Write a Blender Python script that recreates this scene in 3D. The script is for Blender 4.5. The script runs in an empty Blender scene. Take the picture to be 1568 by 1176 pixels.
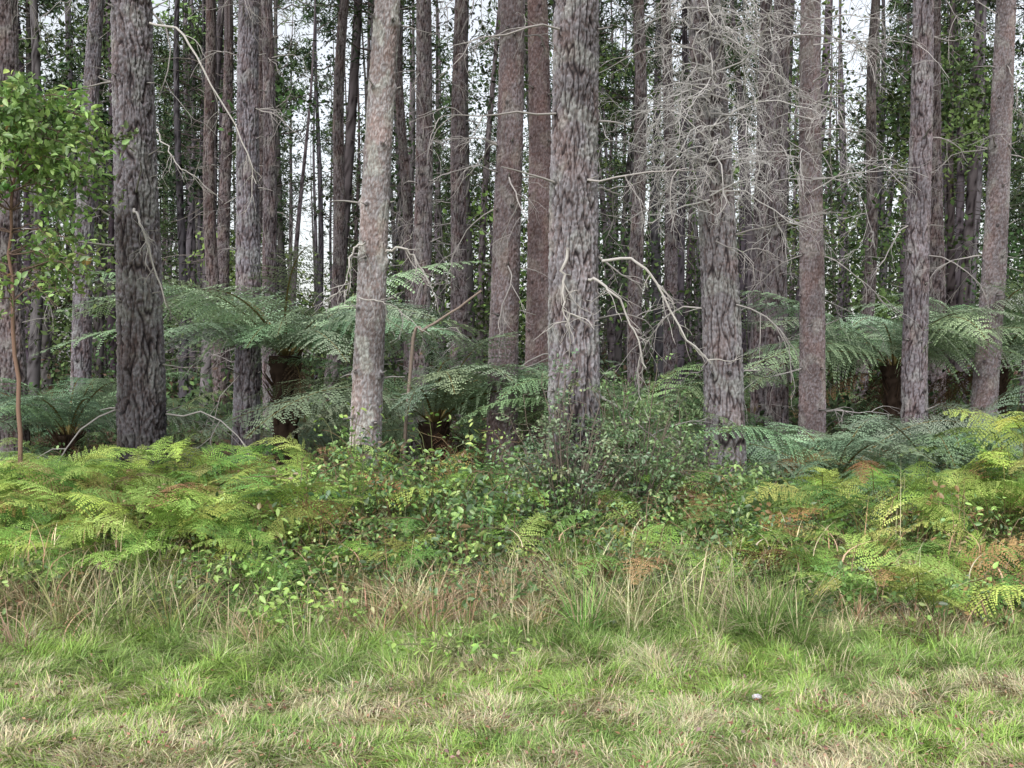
import bpy, numpy as np, math
rng=np.random.default_rng(11)
D=bpy.data; SC=bpy.context.scene
SC.view_settings.view_transform='Standard'; SC.view_settings.look='None'; SC.view_settings.exposure=0

# ---------------------------------------------------------------- helpers
class Geo:
    def __init__(s): s.V=[];s.F=[];s.C=[];s.n=0
    def add(s,V,F,C):
        V=np.asarray(V,float).reshape(-1,3);F=np.asarray(F,int).reshape(-1,4)
        C=np.asarray(C,float)
        if C.ndim==1: C=np.tile(C,(len(V),1))
        s.V.append(V);s.F.append(F+s.n);s.C.append(C);s.n+=len(V)
    def arr(s): return np.concatenate(s.V),np.concatenate(s.F),np.concatenate(s.C)
    def obj(s,name,mat,parent=None,smooth=False):
        me=s.mesh(name,mat,smooth); return place(name,me,parent)
    def mesh(s,name,mat,smooth=False):
        V,F,C=s.arr()
        me=D.meshes.new(name)
        me.vertices.add(len(V));me.vertices.foreach_set('co',V.astype(np.float32).ravel())
        me.loops.add(len(F)*4);me.loops.foreach_set('vertex_index',F.astype(np.int32).ravel())
        me.polygons.add(len(F));me.polygons.foreach_set('loop_start',(np.arange(len(F))*4).astype(np.int32))
        if smooth: me.polygons.foreach_set('use_smooth',np.ones(len(F),bool))
        me.update(calc_edges=True)
        a=me.color_attributes.new(name='Col',type='FLOAT_COLOR',domain='POINT')
        a.data.foreach_set('color',np.c_[np.clip(C,0,1),np.ones(len(C))].astype(np.float32).ravel())
        me.materials.append(mat)
        return me
def place(name,me,parent=None,loc=(0,0,0),rz=0,sc=1):
    o=D.objects.new(name,me);SC.collection.objects.link(o)
    o.location=loc;o.rotation_euler=(0,0,rz);o.scale=(sc,)*3
    if parent: o.parent=parent
    return o
def empty(name,loc=(0,0,0)):
    o=D.objects.new(name,None);SC.collection.objects.link(o);o.location=loc;o.empty_display_size=.3;return o

def perlin(x,y,seed,px=0):
    r=np.random.default_rng(seed);N=512
    A=r.uniform(0,2*np.pi,(N,N))
    xi=np.floor(x).astype(int);yi=np.floor(y).astype(int);fx=x-xi;fy=y-yi
    def w(i): return (i%px) if px else (i%N)
    def g(i,j,dx,dy):
        a=A[w(i),j%N];return np.cos(a)*dx+np.sin(a)*dy
    u=fx*fx*fx*(fx*(fx*6-15)+10);v=fy*fy*fy*(fy*(fy*6-15)+10)
    n=(g(xi,yi,fx,fy)*(1-u)+g(xi+1,yi,fx-1,fy)*u)*(1-v)+(g(xi,yi+1,fx,fy-1)*(1-u)+g(xi+1,yi+1,fx-1,fy-1)*u)*v
    return n*1.5
def ss(x): x=np.clip(x,0,1);return x*x*(3-2*x)
def ground_h(x,y):
    return .05*perlin(x*.35+50,y*.35+50,3)+.02*perlin(x*1.7+90,y*1.7+90,4)

def tube(geo,P,R,col,n=6):
    P=np.asarray(P,float);R=np.asarray(R,float);k=len(P)
    T=np.empty_like(P);T[1:-1]=P[2:]-P[:-2];T[0]=P[1]-P[0];T[-1]=P[-1]-P[-2]
    T/=np.sqrt((T*T).sum(1))[:,None]+1e-9
    ref=np.array([0,0,1.]) if abs(T[:,2]).mean()<.8 else np.array([1.,0,0])
    A=np.cross(T,ref);A/=np.sqrt((A*A).sum(1))[:,None]+1e-9;B=np.cross(T,A)
    th=np.arange(n)*2*np.pi/n
    V=P[:,None]+R[:,None,None]*(np.cos(th)[None,:,None]*A[:,None]+np.sin(th)[None,:,None]*B[:,None])
    i=np.arange(k-1)[:,None]*n;j=np.arange(n)[None];j2=(j+1)%n
    F=np.stack([i+j,i+j2,i+n+j2,i+n+j],-1)
    geo.add(V,F,col)
def curve(pts,k=14,jit=.0):
    pts=np.asarray(pts,float);t=np.linspace(0,len(pts)-1,k)
    out=[]
    for a in t:
        i=min(int(a),len(pts)-2);f=a-i
        p0=pts[max(i-1,0)];p1=pts[i];p2=pts[i+1];p3=pts[min(i+2,len(pts)-1)]
        out.append(.5*((2*p1)+(-p0+p2)*f+(2*p0-5*p1+4*p2-p3)*f*f+(-p0+3*p1-3*p2+p3)*f**3))
    out=np.array(out)
    if jit: out[1:]+=rng.normal(0,jit,(k-1,3))
    return out
def twig(geo,p,d,L,r,depth,col,droop=.3,wig=.25,nc=6,sides=5,rmin=.0016):
    k=7 if depth else 5;P=[np.array(p,float)];d=np.array(d,float);d/=math.sqrt(d@d)
    for i in range(k-1):
        d=d+rng.normal(0,wig*.5,3);d[2]-=droop*.15;d/=math.sqrt(d@d)
        P.append(P[-1]+d*L/(k-1))
    P=np.array(P);c=np.array(col)*rng.uniform(.75,1.2)
    tube(geo,P,np.linspace(r,max(r*.35,rmin),k),c,sides)
    if depth>0:
        for _ in range(nc):
            t=rng.uniform(.2,1);i=min(int(t*(k-1)),k-2)
            q=P[i]+(P[i+1]-P[i])*(t*(k-1)-i)
            dd=(P[i+1]-P[i]);dd/=math.sqrt(dd@dd)
            dd=dd+rng.normal(0,.6,3)
            twig(geo,q,dd,L*rng.uniform(.3,.6),r*.5,depth-1,col,droop,wig,max(nc-1,3),4 if depth>1 else 3,rmin)

LEAF=(np.array([[0,0,0],[.28,-.25,.07],[.66,-.19,.05],[1,0,-.06],[.66,.19,.05],[.28,.25,.07]]),np.array([[0,1,2,3],[0,3,4,5]]))
KITE=(np.array([[0,0,0],[.45,-.28,.03],[1,0,-.05],[.45,.28,.03]]),np.array([[0,1,2,3]]))
NEED=(np.array([[0,-.05,0],[.5,-.09,0],[1,0,0],[.5,.09,0]]),np.array([[0,1,2,3]]))
def leaves(geo,pos,size,col,tmpl=LEAF,up=1.0,yaw=None):
    n=len(pos)
    if n==0:return
    yaw=rng.uniform(0,2*np.pi,n) if yaw is None else yaw
    if up>0: ph=rng.normal(-.15,.45/up,n);roll=rng.normal(0,.5/up,n)
    else: ph=np.arcsin(rng.uniform(-1,1,n));roll=rng.uniform(0,2*np.pi,n)
    d=np.stack([np.cos(yaw)*np.cos(ph),np.sin(yaw)*np.cos(ph),np.sin(ph)],1)
    s0=np.stack([-np.sin(yaw),np.cos(yaw),0*yaw],1);n0=np.cross(d,s0)
    s=s0*np.cos(roll)[:,None]+n0*np.sin(roll)[:,None];nn=np.cross(d,s)
    T,F=tmpl;sz=np.broadcast_to(size,(n,))[:,None,None]
    V=pos[:,None]+sz*(T[None,:,0:1]*d[:,None]+T[None,:,1:2]*s[:,None]+T[None,:,2:3]*nn[:,None])
    m=len(T);FF=F[None]+(np.arange(n)*m)[:,None,None]
    geo.add(V,FF,np.repeat(np.asarray(col).reshape(-1,3) if np.ndim(col)>1 else np.tile(col,(n,1)),m,0))
def blades(geo,pos,h,w,az,bend,col,segs=3):
    n=len(pos);t=np.linspace(0,1,segs+1)[None]
    fz=az+rng.normal(np.pi/2,.6,n)
    dx=(h*bend)[:,None]*t**1.7;z=h[:,None]*(t-.42*np.minimum(bend,1.3)[:,None]*t**2)
    cx=pos[:,0:1]+np.cos(az)[:,None]*dx;cy=pos[:,1:2]+np.sin(az)[:,None]*dx;cz=pos[:,2:3]+z
    ww=(w[:,None]*.5)*(1-.93*t**1.6)
    sx=np.cos(fz)[:,None]*ww;sy=np.sin(fz)[:,None]*ww
    V=np.stack([np.stack([cx-sx,cy-sy,cz],-1),np.stack([cx+sx,cy+sy,cz],-1)],2)
    m=2*(segs+1);b=np.arange(segs)*2
    F=np.stack([b,b+1,b+3,b+2],1)[None]+(np.arange(n)*m)[:,None,None]
    geo.add(V,F,np.repeat(col,m,0))
def pal(n,cols,wts,jit=.18):
    cols=np.array(cols);i=rng.choice(len(cols),n,p=np.array(wts)/sum(wts))
    return cols[i]*rng.normal(1,jit,(n,1)).clip(.5,1.6)*rng.normal(1,.06,(n,3))

# ---------------------------------------------------------------- materials
def mat_col(name,rough=.6,nscale=30,namp=.35,bump=0,bscale=80,spec=.3):
    m=D.materials.new(name);m.use_nodes=True;nt=m.node_tree;N=nt.nodes;L=nt.links
    N.clear();out=N.new('ShaderNodeOutputMaterial');b=N.new('ShaderNodeBsdfDiffuse')
    b.inputs['Roughness'].default_value=rough
    at=N.new('ShaderNodeAttribute');at.attribute_name='Col'
    tc=N.new('ShaderNodeTexCoord');no=N.new('ShaderNodeTexNoise');no.inputs['Scale'].default_value=nscale;no.inputs['Detail'].default_value=2
    L.new(tc.outputs['Object'],no.inputs['Vector'])
    mr=N.new('ShaderNodeMapRange');mr.inputs['From Min'].default_value=.3;mr.inputs['From Max'].default_value=.7
    mr.inputs['To Min'].default_value=1-namp;mr.inputs['To Max'].default_value=1+namp
    L.new(no.outputs['Fac'],mr.inputs['Value'])
    vm=N.new('ShaderNodeVectorMath');vm.operation='SCALE';L.new(at.outputs['Color'],vm.inputs[0]);L.new(mr.outputs[0],vm.inputs['Scale'])
    L.new(vm.outputs[0],b.inputs['Color'])
    if bump:
        n2=N.new('ShaderNodeTexNoise');n2.inputs['Scale'].default_value=bscale;n2.inputs['Detail'].default_value=3;n2.inputs['Roughness'].default_value=.7
        mp=N.new('ShaderNodeMapping');mp.inputs['Scale'].default_value=(1,1,.4);L.new(tc.outputs['Object'],mp.inputs['Vector']);L.new(mp.outputs[0],n2.inputs['Vector'])
        bp=N.new('ShaderNodeBump');bp.inputs['Strength'].default_value=bump;bp.inputs['Distance'].default_value=.01
        L.new(n2.outputs['Fac'],bp.inputs['Height']);L.new(bp.outputs[0],b.inputs['Normal'])
    L.new(b.outputs[0],out.inputs[0])
    return m
def mat_simple(name,trans=0,gloss=0):
    m=D.materials.new(name);m.use_nodes=True;nt=m.node_tree;N=nt.nodes;L=nt.links
    N.clear();out=N.new('ShaderNodeOutputMaterial');b=N.new('ShaderNodeBsdfDiffuse')
    at=N.new('ShaderNodeAttribute');at.attribute_name='Col';L.new(at.outputs['Color'],b.inputs[0]);last=b.outputs[0]
    if trans:
        tr=N.new('ShaderNodeBsdfTranslucent');L.new(at.outputs['Color'],tr.inputs[0]);mx=N.new('ShaderNodeMixShader');mx.inputs[0].default_value=trans
        L.new(last,mx.inputs[1]);L.new(tr.outputs[0],mx.inputs[2]);last=mx.outputs[0]
    if gloss:
        gl=N.new('ShaderNodeBsdfGlossy');gl.inputs['Roughness'].default_value=.45;gl.inputs[0].default_value=(1,1,1,1);mx=N.new('ShaderNodeMixShader');mx.inputs[0].default_value=gloss
        L.new(last,mx.inputs[1]);L.new(gl.outputs[0],mx.inputs[2]);last=mx.outputs[0]
    L.new(last,out.inputs[0]);return m
M_bark=mat_col('pine_bark',.85,30,.3,.8,60,.15)
M_barkfar=mat_simple('pine_bark_distant')
M_wood=mat_simple('dead_wood')
M_leaf=mat_simple('leaf',.25,.04)
M_fern=mat_simple('fern_leaf',.28)
M_grass=mat_simple('grass_blade')
M_far=mat_simple('needle_foliage')

def mat_ground():
    m=D.materials.new('ground_soil');m.use_nodes=True;nt=m.node_tree;N=nt.nodes;L=nt.links
    b=N['Principled BSDF'];b.inputs['Roughness'].default_value=.95;b.inputs['Specular IOR Level'].default_value=.1
    g=N.new('ShaderNodeNewGeometry');sx=N.new('ShaderNodeSeparateXYZ');L.new(g.outputs['Position'],sx.inputs[0])
    def noise(s,d=4):
        n=N.new('ShaderNodeTexNoise');n.inputs['Scale'].default_value=s;n.inputs['Detail'].default_value=d;L.new(g.outputs['Position'],n.inputs['Vector']);return n
    def ramp(src,stops):
        r=N.new('ShaderNodeValToRGB');L.new(src,r.inputs[0]);e=r.color_ramp.elements
        while len(e)<len(stops): e.new(.5)
        for el,(p,c) in zip(e,stops): el.position=p;el.color=(*c,1)
        return r
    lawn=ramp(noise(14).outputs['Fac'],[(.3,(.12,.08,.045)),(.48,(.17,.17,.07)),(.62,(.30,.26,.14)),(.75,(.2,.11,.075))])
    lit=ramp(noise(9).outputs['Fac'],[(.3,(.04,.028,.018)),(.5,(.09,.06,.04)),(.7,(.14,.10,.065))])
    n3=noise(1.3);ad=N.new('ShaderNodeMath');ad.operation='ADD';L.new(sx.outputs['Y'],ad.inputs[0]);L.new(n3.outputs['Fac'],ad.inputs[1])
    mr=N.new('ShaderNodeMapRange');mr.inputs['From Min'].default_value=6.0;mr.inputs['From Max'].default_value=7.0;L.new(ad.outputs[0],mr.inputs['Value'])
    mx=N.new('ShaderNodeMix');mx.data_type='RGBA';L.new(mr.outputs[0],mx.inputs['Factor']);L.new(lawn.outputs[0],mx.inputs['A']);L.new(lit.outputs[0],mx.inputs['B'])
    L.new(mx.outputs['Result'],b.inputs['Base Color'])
    bp=N.new('ShaderNodeBump');bp.inputs['Strength'].default_value=.8;bp.inputs['Distance'].default_value=.03;L.new(noise(40).outputs['Fac'],bp.inputs['Height']);L.new(bp.outputs[0],b.inputs['Normal'])
    return m
# ---------------------------------------------------------------- ground
def axis(lo,hi,mn,mx,st):
    a=list(np.arange(mn,mx,st));x=mn;s=st
    L=[];
    while x>lo: s*=1.35;x-=s;L.append(max(x,lo))
    R=[];x=a[-1];s=st
    while x<hi: s*=1.35;x+=s;R.append(min(x,hi))
    return np.array(L[::-1]+a+R)
gx=axis(-600,600,-12,12,.15);gy=axis(-300,900,-2,18,.15)
XX,YY=np.meshgrid(gx,gy);G=Geo();ny,nx=XX.shape
idx=np.arange(ny*nx).reshape(ny,nx)
G.add(np.stack([XX,YY,ground_h(XX,YY)],-1),np.stack([idx[:-1,:-1],idx[:-1,1:],idx[1:,1:],idx[1:,:-1]],-1),[.1,.1,.1])
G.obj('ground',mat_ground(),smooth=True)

# ---------------------------------------------------------------- pine crown meshes (shared)
def make_crown(seed,z0,z1,nb=30):
    global rng
    keep=rng;rng=np.random.default_rng(seed);W=Geo();Nn=Geo()
    for i in range(nb):
        z=z0+(z1-z0)*rng.uniform(0,1);f=(z-z0)/(z1-z0)
        L=rng.uniform(1.3,2.6)*(1-.65*f)*(0.75+.25*min(1,f*5));a=rng.uniform(0,2*np.pi);el=rng.uniform(-.1,.5)+.4*f
        P=curve([[0,0,z],[np.cos(a)*L*.5,np.sin(a)*L*.5,z+L*.5*math.sin(el)*.7],[np.cos(a+.2)*L,np.sin(a+.2)*L,z+L*math.sin(el)]],6,.05)
        tube(W,P,np.linspace(.035,.01,6),[.13,.105,.1],4)
        nc=int(5+5*L/2);c=P[rng.integers(2,6,nc)]+rng.normal(0,.22,(nc,3))
        k=15;pos=np.repeat(c,k,0)+rng.normal(0,.07,(nc*k,3))
        leaves(Nn,pos,rng.uniform(.2,.34,nc*k),np.repeat(pal(nc,[(.065,.10,.05),(.095,.135,.06),(.045,.07,.04)],[3,2,2]),k,0),NEED,up=0)
    rng=keep
    mw=W.mesh('branches',M_wood);mn=Nn.mesh('needles',M_far);return mw,mn,W.arr(),Nn.arr()
CROWNS=[make_crown(100+i,11+.8*i,20+i*.8) for i in range(4)]

# ---------------------------------------------------------------- named pines
RIDGE=np.array([.228,.217,.236]);FUR=np.array([.027,.022,.024])
def pine(X,Y,dia,lean=(0,0),H=20,tint=(1,1,1),seed=1,nu_seg=96,dz=.012,stubs=1.0,burnt=0,knots=0,branchy=0,furrow=1.0,extra=None,small=0,bow=.03):
    global rng
    rng=np.random.default_rng(seed*7+3)
    root=empty('pine_tree',(X,Y,0))
    vis=6.5 if Y<12 else (7.5 if Y<16 else 9.5)
    z=np.r_[np.arange(-.15,vis,dz),np.linspace(vis,H,14)[1:]]
    th=np.arange(nu_seg)*2*np.pi/nu_seg
    Zg,Tg=np.meshgrid(z,th,indexing='ij');u=Tg/(2*np.pi)
    circ=np.pi*dia;nu=max(6,int(round(circ/.07)))
    warp=.35*perlin(u*nu,Zg/.22,seed+5,nu)
    uw=u*nu+warp
    n1=perlin(uw,Zg/.42,seed,nu);n2=perlin(uw*2,Zg/.2,seed+1,nu*2);n3=perlin(u*nu*3,Zg/.035,seed+2,nu*3)
    f1=ss(np.abs(n1)/.19);f2=ss(np.abs(n2)/.22)
    if small:
        nv=max(8,int(round(circ/.035)));m1=perlin(u*nv+warp,Zg/.07,seed+3,nv)
        g=.2+.8*np.minimum(.4+.6*f2,.25+.75*ss(np.abs(m1)/.22))*(0.8+.5*n3)
    else: g=np.minimum(f1,.32+.68*f2)*(.88+.35*n3)
    n4=np.abs(perlin(uw,Zg/.11,seed+9,nu));g=g*(.78+.22*ss(n4/.08));g=np.clip(g,0,1.15)
    R0=dia/2;R=R0*(1-np.maximum(Zg,0)/(H*1.12))*(1+.22*np.exp(-np.maximum(Zg,0)/.3))
    R=R*(1+.03*perlin(u*3,Zg/.8,seed+20,3))
    R=R+(-.021*(1-g)*furrow+.004*n3)*min(1,dia/.4)
    S=Geo();wz=[];q=rng.uniform(.7,1.2)
    while q<vis: wz.append(q);q+=rng.uniform(.35,.75)
    cx=lambda zz:lean[0]*zz+bow*math.sin(zz*.7+seed);cy=lambda zz:lean[1]*zz
    kn=np.zeros_like(R)
    for zz in wz:
        a0=rng.uniform(0,6.28);k=rng.integers(3,6)
        for j in range(k):
            a=a0+j*6.28/k+rng.normal(0,.25);zj=zz+rng.normal(0,.03)
            da=np.angle(np.exp(1j*(Tg-a)));amp=(.012+.02*knots)*rng.uniform(.5,1.2)
            e=np.exp(-(da*R0/.045)**2-((Zg-zj)/.04)**2);R=R+amp*e;kn=np.maximum(kn,e)
            rr=R0*(1-zj/(H*1.12))
            p=np.array([cx(zj)+math.cos(a)*rr*.9,cy(zj)+math.sin(a)*rr*.9,zj])
            if rng.random()<.8*stubs:
                L=rng.choice([rng.uniform(.03,.08),rng.uniform(.08,.22),rng.uniform(.2,.5)],p=[.5,.35,.15])
                twig(S,p,[math.cos(a),math.sin(a),rng.uniform(-.1,.5)],L+.03,rng.uniform(.006,.013),0,[.25,.235,.225],.2,.2)
            if rng.random()<branchy*.18:
                twig(S,p,[math.cos(a),math.sin(a),rng.uniform(-.2,.3)],rng.uniform(.5,1.3),.010,2,[.30,.28,.27],.9,.45,4,5,.0018)
    lx=lean[0]*Zg+bow*np.sin(Zg*.7+seed);ly=lean[1]*Zg
    V=np.stack([lx+R*np.cos(Tg),ly+R*np.sin(Tg),Zg],-1)
    k,n=Zg.shape;i=np.arange(k-1)[:,None]*n;j=np.arange(n)[None];j2=(j+1)%n
    F=np.stack([i+j,i+j2,i+n+j2,i+n+j],-1)
    gc=np.clip(g,0,1)[...,None]
    big=perlin(u*3,Zg/.7,seed+31,3)[...,None]
    col=(FUR*(1-gc)+RIDGE*gc)*(1+.45*big)*np.array(tint)
    mid=np.exp(-((gc-.45)/.2)**2);col=col*(1+mid*np.array([.10,-.07,-.15]))
    lich=ss((perlin(u*5,Zg/.25,seed+40,5)-.10)*4)[...,None]*gc
    col=col*(1-.4*lich)+np.array([.33,.35,.325])*.4*lich*np.array(tint)
    red=ss((perlin(u*4,Zg/.5,seed+41,4)-.15)*3)[...,None];col=col*(1+red*np.array([.05,-.03,-.06]))
    col=col*(1-.6*ss((kn-.5)*3))[...,None]
    if burnt:
        bb=(ss((1.9+.3*perlin(u*5,Zg*2,seed+50,5)-Zg)/1.0))[...,None]*burnt;col=col*(1-.8*bb)
    T=Geo();T.add(V,F,col.reshape(-1,3));T.obj('trunk',M_bark,root,True)
    if extra:
        for pts,r in extra:
            pts=np.array(pts,float)-np.array([X,Y,0]);P=curve(pts,16,.012)
            tube(S,P,np.linspace(r,r*.4,16),[.38,.36,.34],6)
            for _ in range(9):
                i=rng.integers(4,15);d=P[i]-P[i-1];d=d/np.linalg.norm(d)+rng.normal(0,.6,3)
                twig(S,P[i],d,rng.uniform(.12,.4),r*.4,1,[.36,.34,.32],.6,.4,3,4)
    if S.n: S.obj('dead_branches',M_wood,root)
    cw,cn=CROWNS[seed%4][:2];rz=seed*1.3
    s=H/22
    place('crown_branches',cw,root,(lean[0]*H*.7,lean[1]*H*.7,0),rz,s);place('crown_needles',cn,root,(lean[0]*H*.7,lean[1]*H*.7,0),rz,s)
    return root

pine(-3.56,9.5,.47,(-.003,.0),21,(.98,.97,.98),1,128,.011,burnt=.8,furrow=1.3,branchy=1,
  extra=[([[-3.5,9.25,3.05],[-3.38,9.1,2.9],[-3.22,9.0,2.5],[-3.12,9.0,2.12]],.014),([[-3.36,9.3,4.78],[-3.0,9.1,4.62],[-2.75,9.0,4.2],[-2.4,9.0,3.6],[-2.3,9.0,3.25]],.012),([[-3.3,9.3,3.8],[-3.1,9.1,3.5],[-2.85,9,3.3]],.008),([[-3.75,9.3,3.0],[-3.9,9.1,3.05],[-4.1,9,2.95]],.01)])
pine(-1.40,9.0,.30,(.063,0),19,(1.42,1.44,1.38),2,112,.011,stubs=1.3,knots=1,furrow=.6,small=1,
  extra=[([[-1.12,8.9,2.62],[-.95,8.8,2.63],[-.82,8.8,2.5],[-.7,8.8,2.3]],.012),([[-1.3,8.8,2.7],[-1.42,8.75,2.55],[-1.46,8.7,2.2]],.012),([[-1.35,8.8,2.2],[-1.2,8.6,2.15],[-1.0,8.6,2.1],[-.7,8.6,1.85]],.007)])
pine(.54,8.3,.46,(0,0),22,(1.05,1.05,1.05),3,144,.010,furrow=1.25,branchy=1,
  extra=[([[.74,8.2,2.46],[1.0,8.1,2.45],[1.2,8.05,2.2],[1.42,8.0,1.8],[1.6,8.0,1.62]],.014),([[.62,8.1,2.3],[.78,8.0,2.22],[.95,8.0,1.95],[1.08,8,1.58]],.013),([[.45,8.06,2.55],[.42,8.02,2.2],[.44,8.04,1.9]],.015)])
pine(-.09,11.,.36,(.012,0),20,(.88,.82,.81),4,96,.013,furrow=.9,branchy=1.2,small=1)
pine(.33,12.4,.35,(-.003,0),20,(.95,.81,.78),5,80,.015,small=1,furrow=.7)
pine(2.17,10.,.43,(-.048,0),20,(1.0,1.0,.99),6,120,.012,furrow=1.0,branchy=2)
pine(3.89,13.,.36,(.002,0),20,(1.0,.94,.92),7,88,.015,small=1,branchy=2)
pine(4.02,15.2,.36,(.01,0),21,(.88,.84,.84),8,72,.02,branchy=1)
pine(4.22,17.,.30,(.008,0),21,(.8,.76,.76),9,56,.022)
pine(5.28,13.,.35,(.004,0),21,(.95,.92,.94),10,88,.015,branchy=.6)
pine(6.58,14.,.37,(.052,0),21,(1.0,.97,.96),12,80,.016,small=1,branchy=1.3)
pine(-3.78,14.,.39,(.02,0),21,(1.0,.99,1.04),13,88,.015,branchy=1)
pine(-7.45,17.,.36,(.05,0),21,(.98,.98,1.01),14,64,.02,branchy=1)
pine(-6.5,13.,.38,(-.012,0),21,(.92,.86,.84),15,72,.017,branchy=1)
pine(-4.32,18.,.31,(-.012,0),21,(.8,.76,.76),16,56,.022,branchy=.6)
pine(-1.6,17.,.38,(.015,0),21,(.85,.81,.8),17,60,.022,branchy=1)
pine(-4.05,22.,.34,(.042,0),22,(.76,.72,.7),18,48,.03,bow=.08)
pine(-1.12,20.,.40,(.012,0),22,(.8,.75,.74),19,56,.025,branchy=1)
pine(-6.5,22.,.33,(-.02,0),22,(.82,.74,.70),20,44,.03,bow=.07)
pine(2.52,20.,.34,(.0,0),22,(.82,.78,.76),22,44,.03,bow=.06)
pine(3.55,22.,.35,(-.015,0),22,(.78,.74,.74),23,44,.03)
pine(7.7,22.,.31,(.035,0),22,(.82,.78,.74),24,44,.03,bow=.08)
pine(8.75,20.5,.36,(-.01,0),22,(.76,.71,.69),25,44,.03)
pine(9.3,18.,.34,(.03,0),22,(.88,.84,.82),26,48,.028)
pine(-7.0,24.,.36,(.02,0),22,(.82,.76,.74),27,44,.03)
pine(-5.3,20.,.26,(.03,0),20,(.78,.72,.7),29,40,.03,bow=.08,branchy=1)
pine(-2.3,23.,.3,(-.03,0),22,(.72,.68,.66),30,40,.03,bow=.07)

# ---------------------------------------------------------------- dead twig mass between the two right-hand pines
rng=np.random.default_rng(77)
root=empty('dead_pine_branch',(2.0,9.8,0));S=Geo()
for i in range(56):
    zz=3.0+2.4*rng.random();a=rng.uniform(np.pi*.75,2.25*np.pi)
    p=np.array([-.06,0,zz])
    d=[math.cos(a),math.sin(a)*.6-.2,rng.uniform(.0,.5)]
    twig(S,p,d,rng.uniform(.6,1.2),.009,3,[.42,.405,.395],.8,.7,5,5,.0018)
S.obj('twigs',M_wood,root)
root=empty('dead_pine_branch',(3.85,12.8,0));S=Geo()
for i in range(18):
    zz=rng.uniform(3.8,6.6);a=rng.uniform(np.pi*.7,2.0*np.pi)
    twig(S,np.array([0,0,zz]),[math.cos(a),math.sin(a)*.6,rng.uniform(-.1,.4)],rng.uniform(.8,1.5),.010,2,[.38,.36,.35],.7,.6,6,4,.0025)
S.obj('twigs',M_wood,root)
S=Geo();tube(S,curve([[-1.25,11.1,.0],[-1.1,11.05,1.85],[-.97,11,2.0],[-.65,11,2.2],[-.33,10.95,2.42]],16,.006),np.linspace(.022,.012,16),[.25,.2,.17],6)
S.obj('fallen_branch',M_wood)

# ---------------------------------------------------------------- distant pine forest (one merged stand)
rng=np.random.default_rng(5)
TR=[]
for v in range(6):
    T=Geo();H=21+v*.7;z=np.r_[np.arange(0,15,.16),np.linspace(15,H,6)];n=12;th=np.arange(n)*2*np.pi/n
    Zg,Tg=np.meshgrid(z,th,indexing='ij');u=Tg/6.2832
    nn=perlin(u*9,Zg/.35,500+v,9);g=ss(np.abs(nn)/.22)[...,None];R=.165*(1-Zg/(H*1.1))*(1+.05*nn)-.012*(1-g[...,0])
    V=np.stack([.12*np.sin(Zg*.35+v*2)+R*np.cos(Tg),.08*np.cos(Zg*.4)+R*np.sin(Tg),Zg],-1)
    k=len(z);i=np.arange(k-1)[:,None]*n;j=np.arange(n)[None];j2=(j+1)%n
    col=(FUR*(1-g)+RIDGE*g)*(1+.4*perlin(u*3,Zg/.8,600+v,3)[...,None])*.6
    T.add(V,np.stack([i+j,i+j2,i+n+j2,i+n+j],-1),col.reshape(-1,3))
    for _ in range(80):
        zz=rng.uniform(1.5,14);a=rng.uniform(0,6.28);r=.15
        twig(T,[r*math.cos(a),r*math.sin(a),zz],[math.cos(a),math.sin(a),rng.uniform(-.2,.4)],rng.choice([.15,.3,.9,1.4]),.013,0,[.13,.12,.115],.6,.25,3,3,.006)
    TR.append(T.arr())
GT=Geo();GN=Geo()
def addx(G,arr,x,y,z,rz,s,tx,ty,tint):
    V,F,C=arr;V=V*s;c,sn=math.cos(rz),math.sin(rz)
    X=V[:,0]*c-V[:,1]*sn;Y=V[:,0]*sn+V[:,1]*c
    G.add(np.stack([X+x+tx*V[:,2],Y+y+ty*V[:,2],V[:,2]+z],1),F,C*tint)
cnt=0
for yy in np.arange(24,74,2.9):
    w=yy*.60+4
    for xx in np.arange(-w,w,2.7):
        if rng.random()<.32: continue
        x=xx+rng.normal(0,.9);y=yy+rng.normal(0,.6)
        if abs(x/y+.205)<.018 and rng.random()<.7: continue
        s=rng.uniform(.7,1.2);rz=rng.uniform(0,6.28);v=rng.integers(6);tx,ty=rng.normal(0,.03),rng.normal(0,.02)
        tint=np.array([1.0,.94,.93])*rng.uniform(.65,1.35)+rng.normal(0,.03,3)
        addx(GT,TR[v],x,y,0,rz,s,tx,ty,tint)
        if rng.random()<(.6 if yy<45 else .42):
            q=CROWNS[rng.integers(4)];zo=rng.uniform(-3.5,.5)
            addx(GT,q[2],x,y,zo,rz,s,tx,ty,1);addx(GN,q[3],x,y,zo,rz,s,tx,ty,rng.uniform(.8,1.3))
        cnt+=1
print('forest trees',cnt,GT.n,GN.n)
forest=empty('distant_pine_forest')
GT.obj('trunks_and_branches',M_barkfar,forest,True);GN.obj('needles',M_far,forest)

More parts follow.
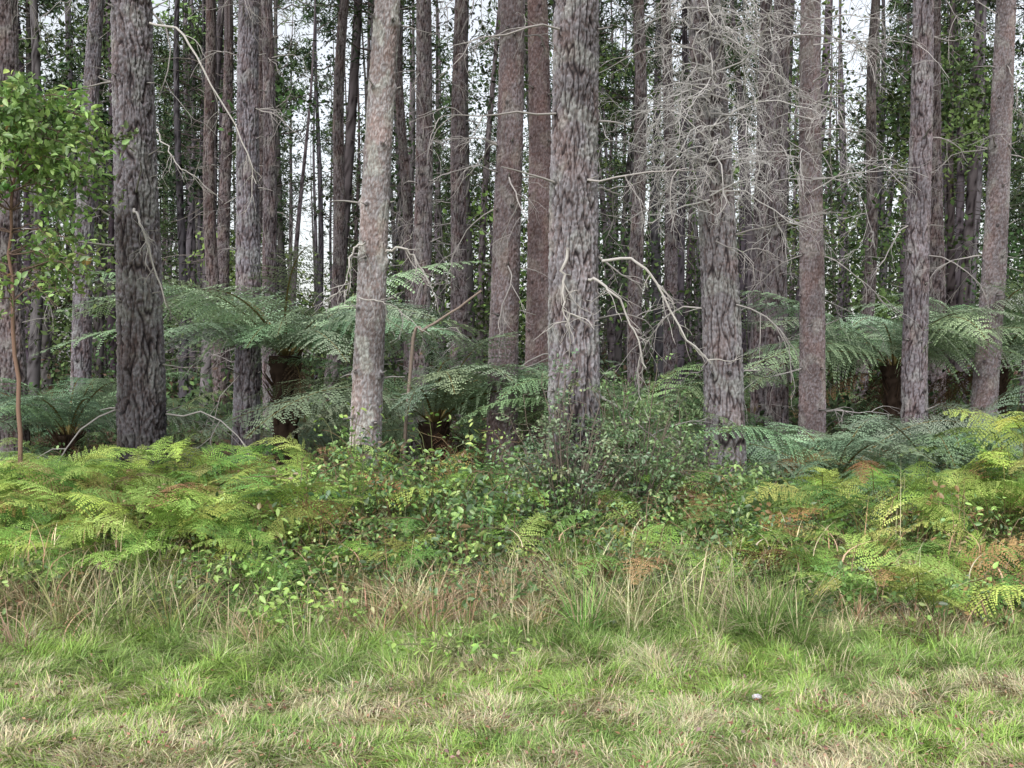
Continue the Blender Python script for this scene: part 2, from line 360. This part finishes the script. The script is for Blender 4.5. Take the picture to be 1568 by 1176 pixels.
# ---------------------------------------------------------------- understory foliage
rng=np.random.default_rng(9)
U=Geo()
n=88000
x=rng.uniform(-64,64,n);y=rng.uniform(60,82,n);hh=10+6*perlin(x*.1+9,y*.03+9,71)+8*perlin(x*.45+9,y*.06+9,72)
hh=np.where(np.abs(x/y+.205)<.018,6,hh)
z=hh*rng.uniform(0,1,n)**.85
leaves(U,np.c_[x,y,z],rng.uniform(.22,.52,n),pal(n,[(.07,.10,.05),(.05,.07,.04),(.12,.16,.065),(.09,.07,.05)],[3,2,1.2,1]),KITE,up=0)
for i in range(330):
    yy=rng.uniform(23,60);tx=rng.uniform(-.58,.58);xx=tx*yy;zz=rng.uniform(.35,1)*rng.choice([4,7,10,14,17])
    if abs(tx+.205)<.018 and zz>3: continue
    if abs(tx-.115)<.022 and zz/yy>.15: continue
    k=int(rng.uniform(200,600));sg=rng.uniform(.5,1.25)
    c=pal(1,[(.075,.115,.05),(.15,.21,.075),(.05,.075,.04)],[3,1.8,2])[0]
    m=9;cc=np.array([xx,yy,zz])+rng.normal(0,1,(m,3))*[sg,sg,sg*.9]
    pos=cc[rng.integers(m,size=k)]+rng.normal(0,.3*sg+.1,(k,3))
    pos[:,2]=np.abs(pos[:,2])
    leaves(U,pos,rng.uniform(.09,.2,k),c*rng.normal(1,.2,(k,1)),KITE,up=0)
n=50000
y=rng.uniform(15,60,n);x=rng.uniform(-.65,.65,n)*y
hh=np.clip(1.0+1.3*perlin(x*.45+20,y*.4+20,73)+.03*(y-15),.15,4)
leaves(U,np.c_[x,y,hh*rng.uniform(0,1,n)**.7],rng.uniform(.09,.2,n)*(.6+y/60),pal(n,[(.07,.11,.05),(.05,.07,.04),(.10,.15,.06),(.10,.07,.05)],[3,2,1,1]),KITE,up=.5)
U.obj('understory_foliage',M_far)

# ---------------------------------------------------------------- ferns
def frond_template(P,Q,stipe,prof,fwd=.35,pw=.5,seed=0):
    r_=np.random.default_rng(seed)
    V=[];F=[];C=[]
    def quad(a,c=1.):
        b=len(V);V.extend(a);F.append([b,b+1,b+2,b+3]);C.extend([c]*4)
    K=14
    for i in range(K):
        s0=i/K;s1=(i+1)/K;w=.006*(1-.8*s0)
        quad([(s0,-w,0),(s1,-w*.9,0),(s1,w*.9,0),(s0,w,0)],-1)
    for j in range(P):
        t=(j+.5)/P;l0=prof(t)
        for sd in (-1,1):
            s=stipe+(1-stipe)*(t+r_.normal(0,.12)/P)
            l=l0*r_.uniform(.85,1.1);fw=fwd+r_.normal(0,.1);dx=math.sin(fw);dy=math.cos(fw)*sd
            gap=(1-stipe)/P;cc=r_.uniform(.78,1.22);zt=r_.normal(0,.12)
            q=max(3,int(Q*min(1,l/ .2+.25)))
            for m in range(q):
                r=(m+.3)/q;cur=.12*r*r*l;bx=s+dx*l*r+cur;by=dy*l*r;bz=zt*l*r
                pl=gap*pw*(1-.75*r)*1.15*r_.uniform(.85,1.1);wd=l/q*.44
                for s2 in (-1,1):
                    ex=-dy*s2*sd*pl+dx*pl*.4;ey=dx*s2*sd*pl+dy*pl*.4
                    mx,my=bx+ex*.45,by+ey*.45;tz=r_.normal(-.1,.2)*pl
                    quad([(bx,by,bz),(mx-dx*wd,my-dy*wd,bz+tz*.5),(bx+ex,by+ey,bz+tz),(mx+dx*wd,my+dy*wd,bz+tz*.5)],cc*r_.uniform(.9,1.1))
    return np.array(V,float),np.array(F),np.array(C)
TF=[frond_template(28,13,.08,lambda t:.20*min(1,(t*4+.35))*(1-t**2.2)+.01,seed=i) for i in range(3)]
TFs=[frond_template(20,8,.10,lambda t:.20*min(1,(t*4+.35))*(1-t**2.2)+.01,seed=i+5) for i in range(2)]
BR=[frond_template(16,10,.10,lambda t:.36*(1-t)**.8*min(1,t*6+.6)+.01,.35,.58,seed=i+9) for i in range(4)]
def fronds(geo,tmpls,pos,L,az,a0,k,lat,col,wscale=1.,stem=(.15,.12,.05)):
    ti=rng.integers(len(tmpls),size=len(pos))
    for q,(T,F,CC) in enumerate(tmpls):
        s_=ti==q
        if not s_.any(): continue
        p=pos[s_];L1=L[s_];az1=az[s_];a1=a0[s_][:,None];k1=k[s_][:,None];la=lat[s_][:,None];c1=col[s_]
        n=len(p);s=np.minimum(T[:,0],1.05)[None];u=T[:,1][None]*wscale;w=T[:,2][None]
        L_=L1[:,None];th=a1-k1*s
        x=L_*(np.sin(a1)-np.sin(th))/k1;z=L_*(np.cos(th)-np.cos(a1))/k1
        y=L_*u;roll=rng.normal(0,.3,n)[:,None]
        off=y*np.sin(roll)-la*L_*u*u*2.0+L_*w
        y=y*np.cos(roll)
        x=x-off*np.sin(th);z=z+off*np.cos(th)
        ca=np.cos(az1)[:,None];sa=np.sin(az1)[:,None]
        y=y+rng.normal(0,.14,n)[:,None]*L_*s*s
        V=np.stack([p[:,0:1]+x*ca-y*sa,p[:,1:2]+x*sa+y*ca,p[:,2:3]+z],-1)
        m=T.shape[0];FF=F[None]+(np.arange(n)*m)[:,None,None]
        C=c1[:,None]*np.where(CC<0,1,CC)[None,:,None]
        C[:,CC<0]=np.array(stem)
        geo.add(V,FF,C.reshape(-1,3))
def tree_fern(X,Y,hc,L,nf=28,seed=1,col=(.075,.125,.07),droop=1.25,a_lo=.55,a_hi=1.25,tr=.13,tmpl=TF,name='tree_fern',dead=4):
    global rng
    rng=np.random.default_rng(seed+900);root=empty(name,(X,Y,0))
    if hc>.35:
        T=Geo();z=np.linspace(-.1,hc,40);n=28;th=np.arange(n)*2*np.pi/n;Zg,Tg=np.meshgrid(z,th,indexing='ij')
        nz=perlin(Tg/6.2832*14,Zg/.05,seed,14);R=tr*(1+.35*ss((Zg-hc+.4)/.4))+.03*nz
        i=np.arange(39)[:,None]*n;j=np.arange(n)[None];j2=(j+1)%n
        T.add(np.stack([R*np.cos(Tg),R*np.sin(Tg),Zg],-1),np.stack([i+j,i+j2,i+n+j2,i+n+j],-1),(np.array([.04,.028,.022])*(1+.8*nz[...,None])).reshape(-1,3))
        for _ in range(60):
            a=rng.uniform(0,6.28);zz=rng.uniform(.5*hc,hc)
            twig(T,[tr*math.cos(a),tr*math.sin(a),zz],[math.cos(a),math.sin(a),1.6],rng.uniform(.08,.25),.012,0,[.06,.04,.028],.1,.1,3,4)
        T.obj('trunk',M_wood,root)
    Fg=Geo();az=np.arange(nf)*2.39996+rng.normal(0,.15,nf)
    a0=rng.uniform(a_lo,a_hi,nf);k=rng.normal(droop,.15,nf).clip(.7,2.2)
    c=pal(nf,[col,np.array(col)*1.25,np.array(col)*.8],[2,1,1],.12)
    pos=np.c_[.06*np.cos(az),.06*np.sin(az),np.full(nf,hc)]
    fronds(Fg,tmpl,pos,L*rng.uniform(.82,1.1,nf),az,a0,k,rng.uniform(.6,1.6,nf),c,wscale=1.1)
    if dead and hc>.6:
        az=rng.uniform(0,6.28,dead);fronds(Fg,TFs,np.c_[.05*np.cos(az),.05*np.sin(az),np.full(dead,hc-.1)],L*rng.uniform(.5,.8,dead),az,rng.uniform(-.3,.2,dead),np.full(dead,1.3),np.full(dead,2.),pal(dead,[(.15,.10,.06)],[1]),wscale=.7)
    Fg.obj('fronds',M_fern,root);return root
tree_fern(-2.78,12.2,1.72,2.75,36,1,(.31,.42,.27),1.2,.5,.98,tr=.15,dead=2)
tree_fern(-.9,11.5,.95,2.5,28,2,(.25,.34,.21),1.3,.5,1.0)
tree_fern(-5.8,13.,.7,2.2,26,3,(.19,.27,.17),1.3,.5,1.1)
tree_fern(-4.7,11.8,.1,1.5,16,14,(.18,.25,.15),1.2,.5,1.0)
tree_fern(-2.6,15.5,.3,1.7,16,15,(.15,.21,.13),1.2,.5,1.0)
tree_fern(5.6,14.6,1.6,2.7,28,4,(.30,.40,.25),1.15,.5,1.0)
tree_fern(7.4,15.2,1.65,2.7,28,5,(.28,.38,.24),1.15,.5,1.0)
tree_fern(1.15,10.4,.85,1.9,20,6,(.20,.29,.15),1.5,.5,1.2)
tree_fern(3.45,10.6,.35,2.0,24,7,(.24,.33,.22),1.25,.5,.95)
tree_fern(4.7,11.,.4,2.1,24,8,(.23,.32,.22),1.25,.5,.95)
tree_fern(6.0,12.,.45,2.1,22,9,(.20,.28,.19),1.25,.5,.95)
tree_fern(2.9,12.5,.25,1.6,16,10,(.14,.21,.13),1.25,.5,.95)
rng=np.random.default_rng(44)
fb=Geo();nf=650
y=rng.uniform(12.5,28,nf);x=rng.uniform(-.62,.62,nf)*y
keep=(np.abs(x+2.6)>2.0)|(y>16);x=x[keep];y=y[keep];nf=len(x)
fronds(fb,TFs,np.c_[x,y,rng.uniform(0,.5,nf)],rng.uniform(.9,1.8,nf),rng.uniform(0,6.28,nf),rng.uniform(.6,1.2,nf),rng.uniform(1,1.5,nf),rng.uniform(.5,1.5,nf),pal(nf,[(.12,.18,.10),(.09,.13,.08),(.16,.22,.11),(.15,.11,.07)],[3,2,2,.5]))
fb.obj('fern_understory',M_fern)

def bracken(name,n,xr,yr,hfun,cols,w,seed,Lr=(.45,.8)):
    global rng
    rng=np.random.default_rng(seed);g=Geo()
    x=rng.uniform(*xr,n);y=rng.uniform(*yr,n)
    h=np.maximum(hfun(x,y)*rng.uniform(.55,1.08,n),.15)
    a0=rng.uniform(.7,1.35,n);k=rng.uniform(.9,1.9,n)
    L=rng.uniform(*Lr,n);rise=L*(1-np.cos(a0))/k
    zb=np.maximum(h-rise,.02);az=rng.uniform(0,6.28,n)
    c=pal(n,cols,w,.17);br=(perlin(x*.8+40,y*.8+40,seed)>.3)&(rng.random(n)<.55)
    c[br]=pal(br.sum(),[(.33,.22,.12),(.38,.34,.14),(.26,.32,.10)],[1,1,1],.15)
    fronds(g,BR,np.c_[x,y,ground_h(x,y)+zb],L,az,a0,k,rng.uniform(.2,1.2,n),c,stem=(.2,.2,.07))
    off=.15
    for i in range(n):
        bx=x[i]-off*math.cos(az[i]);by=y[i]-off*math.sin(az[i])
        tube(g,[[bx,by,-.02],[x[i]-.05*math.cos(az[i]),y[i]-.05*math.sin(az[i]),zb[i]*.6],[x[i],y[i],zb[i]+ground_h(x[i:i+1],y[i:i+1])[0]]],[.005,.0045,.004],[.2,.18,.07],3)
    return g.obj(name,M_fern)
BC=[(.28,.44,.11),(.42,.54,.15),(.17,.30,.09),(.40,.42,.13),(.31,.20,.10)]
bracken('bracken_fern',540,(-5.6,-1.3),(6.4,8.9),lambda x,y:.42+.40*ss((y-6.2)/1.6)+.16*perlin(x*1.1+5,y*1.1+5,91),BC,[4,4.2,3,.9,.4],21)
bracken('bracken_fern',340,(1.7,5.8),(6.0,8.8),lambda x,y:.33+.40*ss((y-6.0)/1.8)+.2*perlin(x*1.1+5,y*1.1+5,92),BC,[4,3,4,.7,.5],22)
bracken('bracken_fern',130,(-1.5,1.9),(6.4,8.8),lambda x,y:.3+.4*ss((y-6.2)/1.6),BC,[3,1.5,5,.5,1.0],23)
bracken('bracken_fern',170,(-6.5,6.5),(8.8,11.0),lambda x,y:.70+.2*perlin(x+5,y+5,94),[(.17,.27,.10),(.24,.34,.11),(.12,.19,.09),(.24,.16,.08)],[3,1.5,3,.5],24,(.6,1.0))
bracken('bracken_fern',26,(3.7,4.7),(7.6,8.4),lambda x,y:1.15+0*x,BC,[3,3,2,0,0],25)

# ---------------------------------------------------------------- brambles / scrub
rng=np.random.default_rng(31)
def scrub(name,n,xr,yr,hf,size,cols,w,tmpl=LEAF,ncane=60,canecol=(.2,.14,.08),power=.5):
    g=Geo();nc=int(n/14)
    x=rng.uniform(*xr,nc);y=rng.uniform(*yr,nc);h=np.maximum(hf(x,y),.05);z=h*rng.uniform(0.05,1.08,nc)**power
    c=pal(nc,cols,w,.2)
    sp=np.repeat(rng.uniform(.5,1.5,nc),14)[:,None]
    pos=np.repeat(np.c_[x,y,z],14,0)+rng.normal(0,1,(nc*14,3))*[.085,.085,.055]*sp
    pos[:,2]=np.maximum(pos[:,2],.02)
    sz=np.repeat(rng.uniform(*size,nc),14)*rng.uniform(.7,1.25,nc*14)
    leaves(g,pos,sz,np.repeat(c,14,0)*rng.normal(1,.14,(nc*14,1)),tmpl,up=.8)
    for _ in range(ncane):
        a=rng.uniform(*xr);b=rng.uniform(*yr);hh=float(max(hf(np.array([a]),np.array([b]))[0],.1));an=rng.uniform(0,6.28);L=rng.uniform(.2,.6)
        tube(g,curve([[a,b,0],[a+L*.3*math.cos(an),b+L*.3*math.sin(an),hh*.9],[a+L*math.cos(an),b+L*math.sin(an),hh*rng.uniform(.6,1.25)]],8,.01),np.linspace(.005,.002,8),canecol,4)
    return g.obj(name,M_leaf)
SG=[(.20,.33,.11),(.12,.21,.08),(.34,.48,.15),(.08,.14,.065),(.26,.20,.10)]
scrub('bramble_thicket',9500,(-1.75,.35),(6.3,8.4),lambda x,y:.15+.62*ss((y-6.1)/1.7)+.4*perlin(x*1.9+7,y*1.9+7,61),(.026,.066),SG,[4,4,2.2,1.6,.7],ncane=150)
scrub('bramble_thicket',9000,(.3,2.1),(6.3,8.6),lambda x,y:.15+.5*ss((y-6.1)/1.8)+.3*perlin(x*1.9+7,y*1.9+7,62),(.025,.055),[(.17,.27,.10),(.11,.18,.08),(.26,.38,.12),(.26,.17,.09)],[4,4,2,1.0],ncane=120)
scrub('low_scrub',25000,(-5.5,5.5),(5.75,8.6),lambda x,y:.10+.36*ss((y-5.7)/1.4)+.28*perlin(x*1.4+17,y*1.4+17,63),(.022,.055),[(.16,.26,.09),(.10,.16,.07),(.28,.40,.12),(.28,.18,.09),(.36,.3,.16)],[4,3.5,2.3,1.1,.8],ncane=360)
scrub('low_scrub',12000,(-7,7),(8.6,12.5),lambda x,y:.48+.35*perlin(x*1.1+17,y*1.1+17,64),(.03,.08),[(.14,.22,.09),(.10,.15,.07),(.19,.28,.10)],[4,3,2],ncane=200)
for (a,b,r,h,n) in [(-1.25,5.85,.26,.28,190),(-.28,5.4,.3,.13,140),(-1.6,6.3,.35,.42,170),(-1.1,7.4,.3,.95,130),(-.6,7.6,.25,.98,100),(-1.35,8.2,.22,1.3,70),(-.65,8.4,.22,1.25,70)]:
    g=Geo();an=rng.uniform(0,6.28,n);rr=r*np.sqrt(rng.random(n));pos=np.c_[a+rr*np.cos(an)*1.4,b+rr*np.sin(an),h*(.4+.6*rng.random(n))]
    leaves(g,pos,rng.uniform(.03,.065,n),pal(n,[(.34,.50,.13),(.25,.40,.10)],[1,1],.15),LEAF,up=.9)
    for i in range(16):
        tube(g,curve([[a,b,0],pos[i]*.5+np.array([a,b,h*.6])*.5,pos[i]],6),np.linspace(.004,.002,6),(.16,.18,.07),4)
    g.obj('broadleaf_herb',M_leaf)
def shrub(X,Y,h,r,n,size,cols,w,name,nst=40,col=(.2,.16,.13)):
    g=Geo();tips=[]
    for i in range(nst):
        an=rng.uniform(0,6.28);rr=r*math.sqrt(rng.random());zz=h*(1-.45*(rr/r)**2)*rng.uniform(.6,1.12)
        P=curve([[X+rng.normal(0,.08),Y+rng.normal(0,.06),0],[X+rr*.45*math.cos(an),Y+rr*.45*math.sin(an),zz*.55],[X+rr*math.cos(an),Y+rr*math.sin(an),zz]],10,.012)
        tube(g,P,np.linspace(.009,.002,10),col,4)
        for k in range(7):
            q=P[rng.integers(3,10)];d=rng.normal(0,1,3);d[2]=abs(d[2])*.6;d/=np.linalg.norm(d);L=rng.uniform(.08,.26)
            tube(g,np.array([q,q+d*L*.5+rng.normal(0,.01,3),q+d*L]),[.003,.002,.0012],col,3);tips.append((q,q+d*L))
    tips=np.array(tips);i=rng.integers(len(tips),size=n);t=rng.random((n,1))**.6
    pos=tips[i,0]*(1-t)+tips[i,1]*t+rng.normal(0,.018,(n,3))
    c=pal(len(tips),cols,w,.15)[i]*rng.normal(1,.12,(n,1))
    leaves(g,pos,rng.uniform(*size,n),c,LEAF,up=.7);return g.obj(name,M_leaf)
shrub(.40,7.7,1.5,.58,6000,(.02,.04),[(.21,.29,.17),(.14,.21,.12),(.29,.37,.20)],[3,3,1],'evergreen_shrub',62)
shrub(1.0,8.05,1.75,.52,5200,(.025,.045),[(.18,.29,.13),(.25,.36,.15),(.13,.20,.11)],[3,2,2],'evergreen_shrub',50)
shrub(1.55,8.8,1.25,.5,3000,(.025,.05),[(.15,.24,.10),(.2,.3,.12)],[3,2],'evergreen_shrub',35)

# ---------------------------------------------------------------- broadleaf sapling at left
rng=np.random.default_rng(52)
root=empty('broadleaf_sapling',(-3.98,8.0,0));g=Geo();lf=Geo()
main=curve([[0,0,0],[.02,0,1.2],[-.05,.02,2.4],[0,0,3.3],[.03,0,3.7]],24,.008)
tube(g,main,np.linspace(.022,.006,24),[.2,.13,.10],8)
tips=[]
for i in range(110):
    t=rng.uniform(.46,1);q=main[int(t*23)];an=rng.uniform(0,6.28);L=rng.uniform(.3,.88)*(1.2-.4*t)
    d=np.array([math.cos(an),math.sin(an),rng.uniform(-.2,.4)])
    P=curve([q,q+d*L*.5+[0,0,.05],q+d*L+[0,0,-.08]],8,.012);tube(g,P,np.linspace(.007,.002,8),[.17,.12,.1],4)
    for k in range(6):
        a=P[rng.integers(3,8)];dd=d+rng.normal(0,.7,3);dd/=np.linalg.norm(dd);b=a+dd*rng.uniform(.08,.22);tube(g,np.array([a,(a+b)/2,b]),[.003,.002,.0015],[.17,.13,.1],3);tips.append((a,b))
tips=np.array(tips);n=6000;w=np.clip(tips[:,1,2]-1.6,.35,1.3);i=rng.choice(len(tips),n,p=w/w.sum());t=rng.random((n,1))**.5
pos=tips[i,0]*(1-t)+tips[i,1]*t+rng.normal(0,.035,(n,3))
c=pal(len(tips),[(.20,.33,.10),(.30,.44,.14),(.14,.23,.09)],[3,2,1],.12)[i]*rng.normal(1,.14,(n,1))
br=rng.random(n)<.008;c[br]=[.38,.25,.1]
leaves(lf,pos,rng.uniform(.045,.085,n),c,LEAF,up=.7)
g.obj('stem_and_branches',M_wood,root);lf.obj('leaves',M_leaf,root)

# ---------------------------------------------------------------- grasses
rng=np.random.default_rng(63)
GREEN=np.array([.225,.33,.10]);STRAW=np.array([.62,.56,.36]);DARK=np.array([.14,.22,.07]);BROWN=np.array([.36,.25,.16])
g=Geo();N=270000
y=3.0+3.2*rng.random(N)**.9;x=rng.uniform(-.62,.62,N)*(y+1.2)
cx=perlin(x*2.2+30,y*2.2+30,81);cl=perlin(x*6+30,y*6+30,82)
keep=rng.random(N)<np.clip(.75+1.0*cl+.4*cx,.14,1);x=x[keep];y=y[keep];cx=cx[keep];cl=cl[keep];n=len(x)
pat=.6*perlin(x*1.1+60,y*1.8+60,83)+.65*perlin(x*3.3+60,y*4+60,84)
straw=np.clip(.60-.30*(y-3.9)+.95*pat,.08,.9)
isS=rng.random(n)<straw
col=np.where(isS[:,None],STRAW*rng.uniform(.5,1.1,(n,1)),GREEN*rng.uniform(.6,1.4,(n,1)))
lime=(perlin(x*1.3+11,y*1.3+11,85)>.08)&~isS;col[lime]=np.array([.29,.43,.11])*rng.uniform(.7,1.2,(lime.sum(),1))
col*=rng.normal(1,.06,(n,3))
h=(.035+.045*rng.random(n)+.06*np.clip(cl+.25,0,1))*(1+.8*ss((y-4.7)/1.2))
az=2.4*np.pi*perlin(x*1.9+3,y*1.9+3,86)+rng.normal(0,1.0,n)
bend=rng.uniform(.3,1.7,n)
blades(g,np.c_[x,y,ground_h(x,y)-.004],h,rng.uniform(.0035,.0075,n),az,bend,col,2)
g.obj('lawn_grass',M_grass)
g=Geo()
def tuss(nt,xr,yr,hr,pals,w,per=55,spread=.07,bw=(.004,.009)):
    X=rng.uniform(*xr,nt);Y=rng.uniform(*yr,nt);H=rng.uniform(*hr,nt);ci=pal(nt,pals,w,.15)
    i=np.repeat(np.arange(nt),per);m=len(i);az=rng.uniform(0,6.28,m);r=spread*np.sqrt(rng.random(m))
    px=X[i]+r*np.cos(az);py=Y[i]+r*np.sin(az)
    c=ci[i]*rng.uniform(.65,1.35,(m,1));ds=rng.random(m)<.18;c[ds]=STRAW*rng.uniform(.5,1,(ds.sum(),1))
    blades(g,np.c_[px,py,ground_h(px,py)-.01],H[i]*rng.uniform(.5,1.15,m),rng.uniform(*bw,m),az+rng.normal(0,.5,m),rng.uniform(.15,1.35,m),c,5)
tuss(130,(-4.6,4.6),(4.9,5.8),(.10,.22),[GREEN,(.28,.42,.10),STRAW*.8],[3,2.5,1],50,.11,(.003,.006))
tuss(230,(-5,5),(5.6,6.9),(.2,.48),[GREEN,DARK,STRAW*.75,BROWN],[3,3.5,1.4,1.2],40)
tuss(110,(-4.2,-2),(5.8,6.8),(.3,.6),[(.26,.30,.12),STRAW*.7,DARK,BROWN],[2.4,1.4,2,1.2],36)
tuss(60,(.2,1.8),(5.8,6.9),(.35,.6),[GREEN,STRAW*.85,DARK],[2,2,1],42)
tuss(44,(-1.1,.2),(5.8,6.7),(.3,.5),[BROWN*1.2,STRAW*.8],[1,1],42)
tuss(26,(2.0,3.0),(5.6,6.2),(.15,.32),[(.3,.17,.13),BROWN,STRAW*.8],[2,1,1],45)
tuss(14,(1.35,1.65),(5.5,5.8),(.3,.45),[DARK*1.2,GREEN*.8],[1,1],70,.05)
tuss(150,(-6,6),(6.9,9.5),(.4,.9),[GREEN*.8,DARK,STRAW*.6,BROWN],[2,2,1,1],32)
g.obj('long_grass',M_grass)
g=Geo();m=1900
x=rng.uniform(-4.5,4.5,m);y=rng.uniform(5.6,7.3,m)
sel=rng.random(m)<np.clip(.35+1.4*perlin(x*.9+4,y*.9+4,95),.05,1);x=x[sel];y=y[sel];m=len(x)
blades(g,np.c_[x,y,ground_h(x,y)+rng.uniform(0,.4,m)*ss((y-5.4)/1.2)],rng.uniform(.10,.32,m),rng.uniform(.006,.012,m),rng.uniform(0,6.28,m),rng.uniform(.3,1.5,m),pal(m,[(.60,.50,.35),(.46,.32,.21),(.36,.23,.16)],[2,2,1.3]),6)
g.obj('dead_grass',M_grass)
g=Geo();m=14000
y=3.0+2.6*rng.random(m)**1.8;x=rng.uniform(-.62,.62,m)*(y+1)
leaves(g,np.c_[x,y,ground_h(x,y)+rng.uniform(.002,.055,m)],rng.uniform(.008,.030,m),pal(m,[(.32,.15,.11),(.38,.22,.14),(.18,.10,.08)],[2,1,1]),KITE,up=1)
m=14000;y=rng.uniform(6,16,m);x=rng.uniform(-.7,.7,m)*y
leaves(g,np.c_[x,y,ground_h(x,y)+rng.uniform(.002,.04,m)],rng.uniform(.03,.09,m),pal(m,[(.22,.13,.09),(.3,.2,.13),(.14,.09,.06)],[2,1,1]),KITE,up=1)
g.obj('leaf_litter',M_leaf)
# small pale pebble lying in the grass
g=Geo();th=np.linspace(0,np.pi,9);ph=np.arange(12)*2*np.pi/12
A,B=np.meshgrid(th,ph,indexing='ij');rr=1+.3*perlin(A*2+5,B*1.0+5,7)
V=np.stack([1.15+.024*rr*np.sin(A)*np.cos(B),4.65+.018*rr*np.sin(A)*np.sin(B),.045+.012*rr*np.cos(A)],-1)
i=np.arange(8)[:,None]*12;j=np.arange(12)[None];j2=(j+1)%12
g.add(V,np.stack([i+j,i+j2,i+12+j2,i+12+j],-1),[.5,.48,.53]);g.obj('pale_pebble',M_wood,None,True)

# ---------------------------------------------------------------- light
w=D.worlds.new('World');SC.world=w;w.use_nodes=True;nt=w.node_tree;N=nt.nodes;L=nt.links
bg=N['Background'];sky=N.new('ShaderNodeTexSky');sky.sky_type='NISHITA';sky.sun_disc=False
sky.sun_elevation=math.radians(42);sky.sun_rotation=math.radians(200);sky.dust_density=3;sky.air_density=1.2
hs=N.new('ShaderNodeHueSaturation');hs.inputs['Saturation'].default_value=.25;hs.inputs['Value'].default_value=1.7
L.new(sky.outputs[0],hs.inputs['Color']);L.new(hs.outputs[0],bg.inputs['Color']);bg.inputs['Strength'].default_value=.15
sl=D.lights.new('sun','SUN');sl.energy=2.3;sl.angle=math.radians(35);sl.color=(1,.985,.96)
so=D.objects.new('sun',sl);SC.collection.objects.link(so)
so.rotation_euler=(math.radians(48),0,math.radians(-20))

cam=D.cameras.new('camera');co=D.objects.new('camera',cam);SC.collection.objects.link(co)
cam.lens=35;cam.sensor_width=36;cam.clip_end=2000;cam.clip_start=.05
co.location=(0,0,1.6);co.rotation_euler=(math.radians(90-1.05),0,0)
SC.camera=co
print('verts',sum(len(m.vertices) for m in D.meshes))
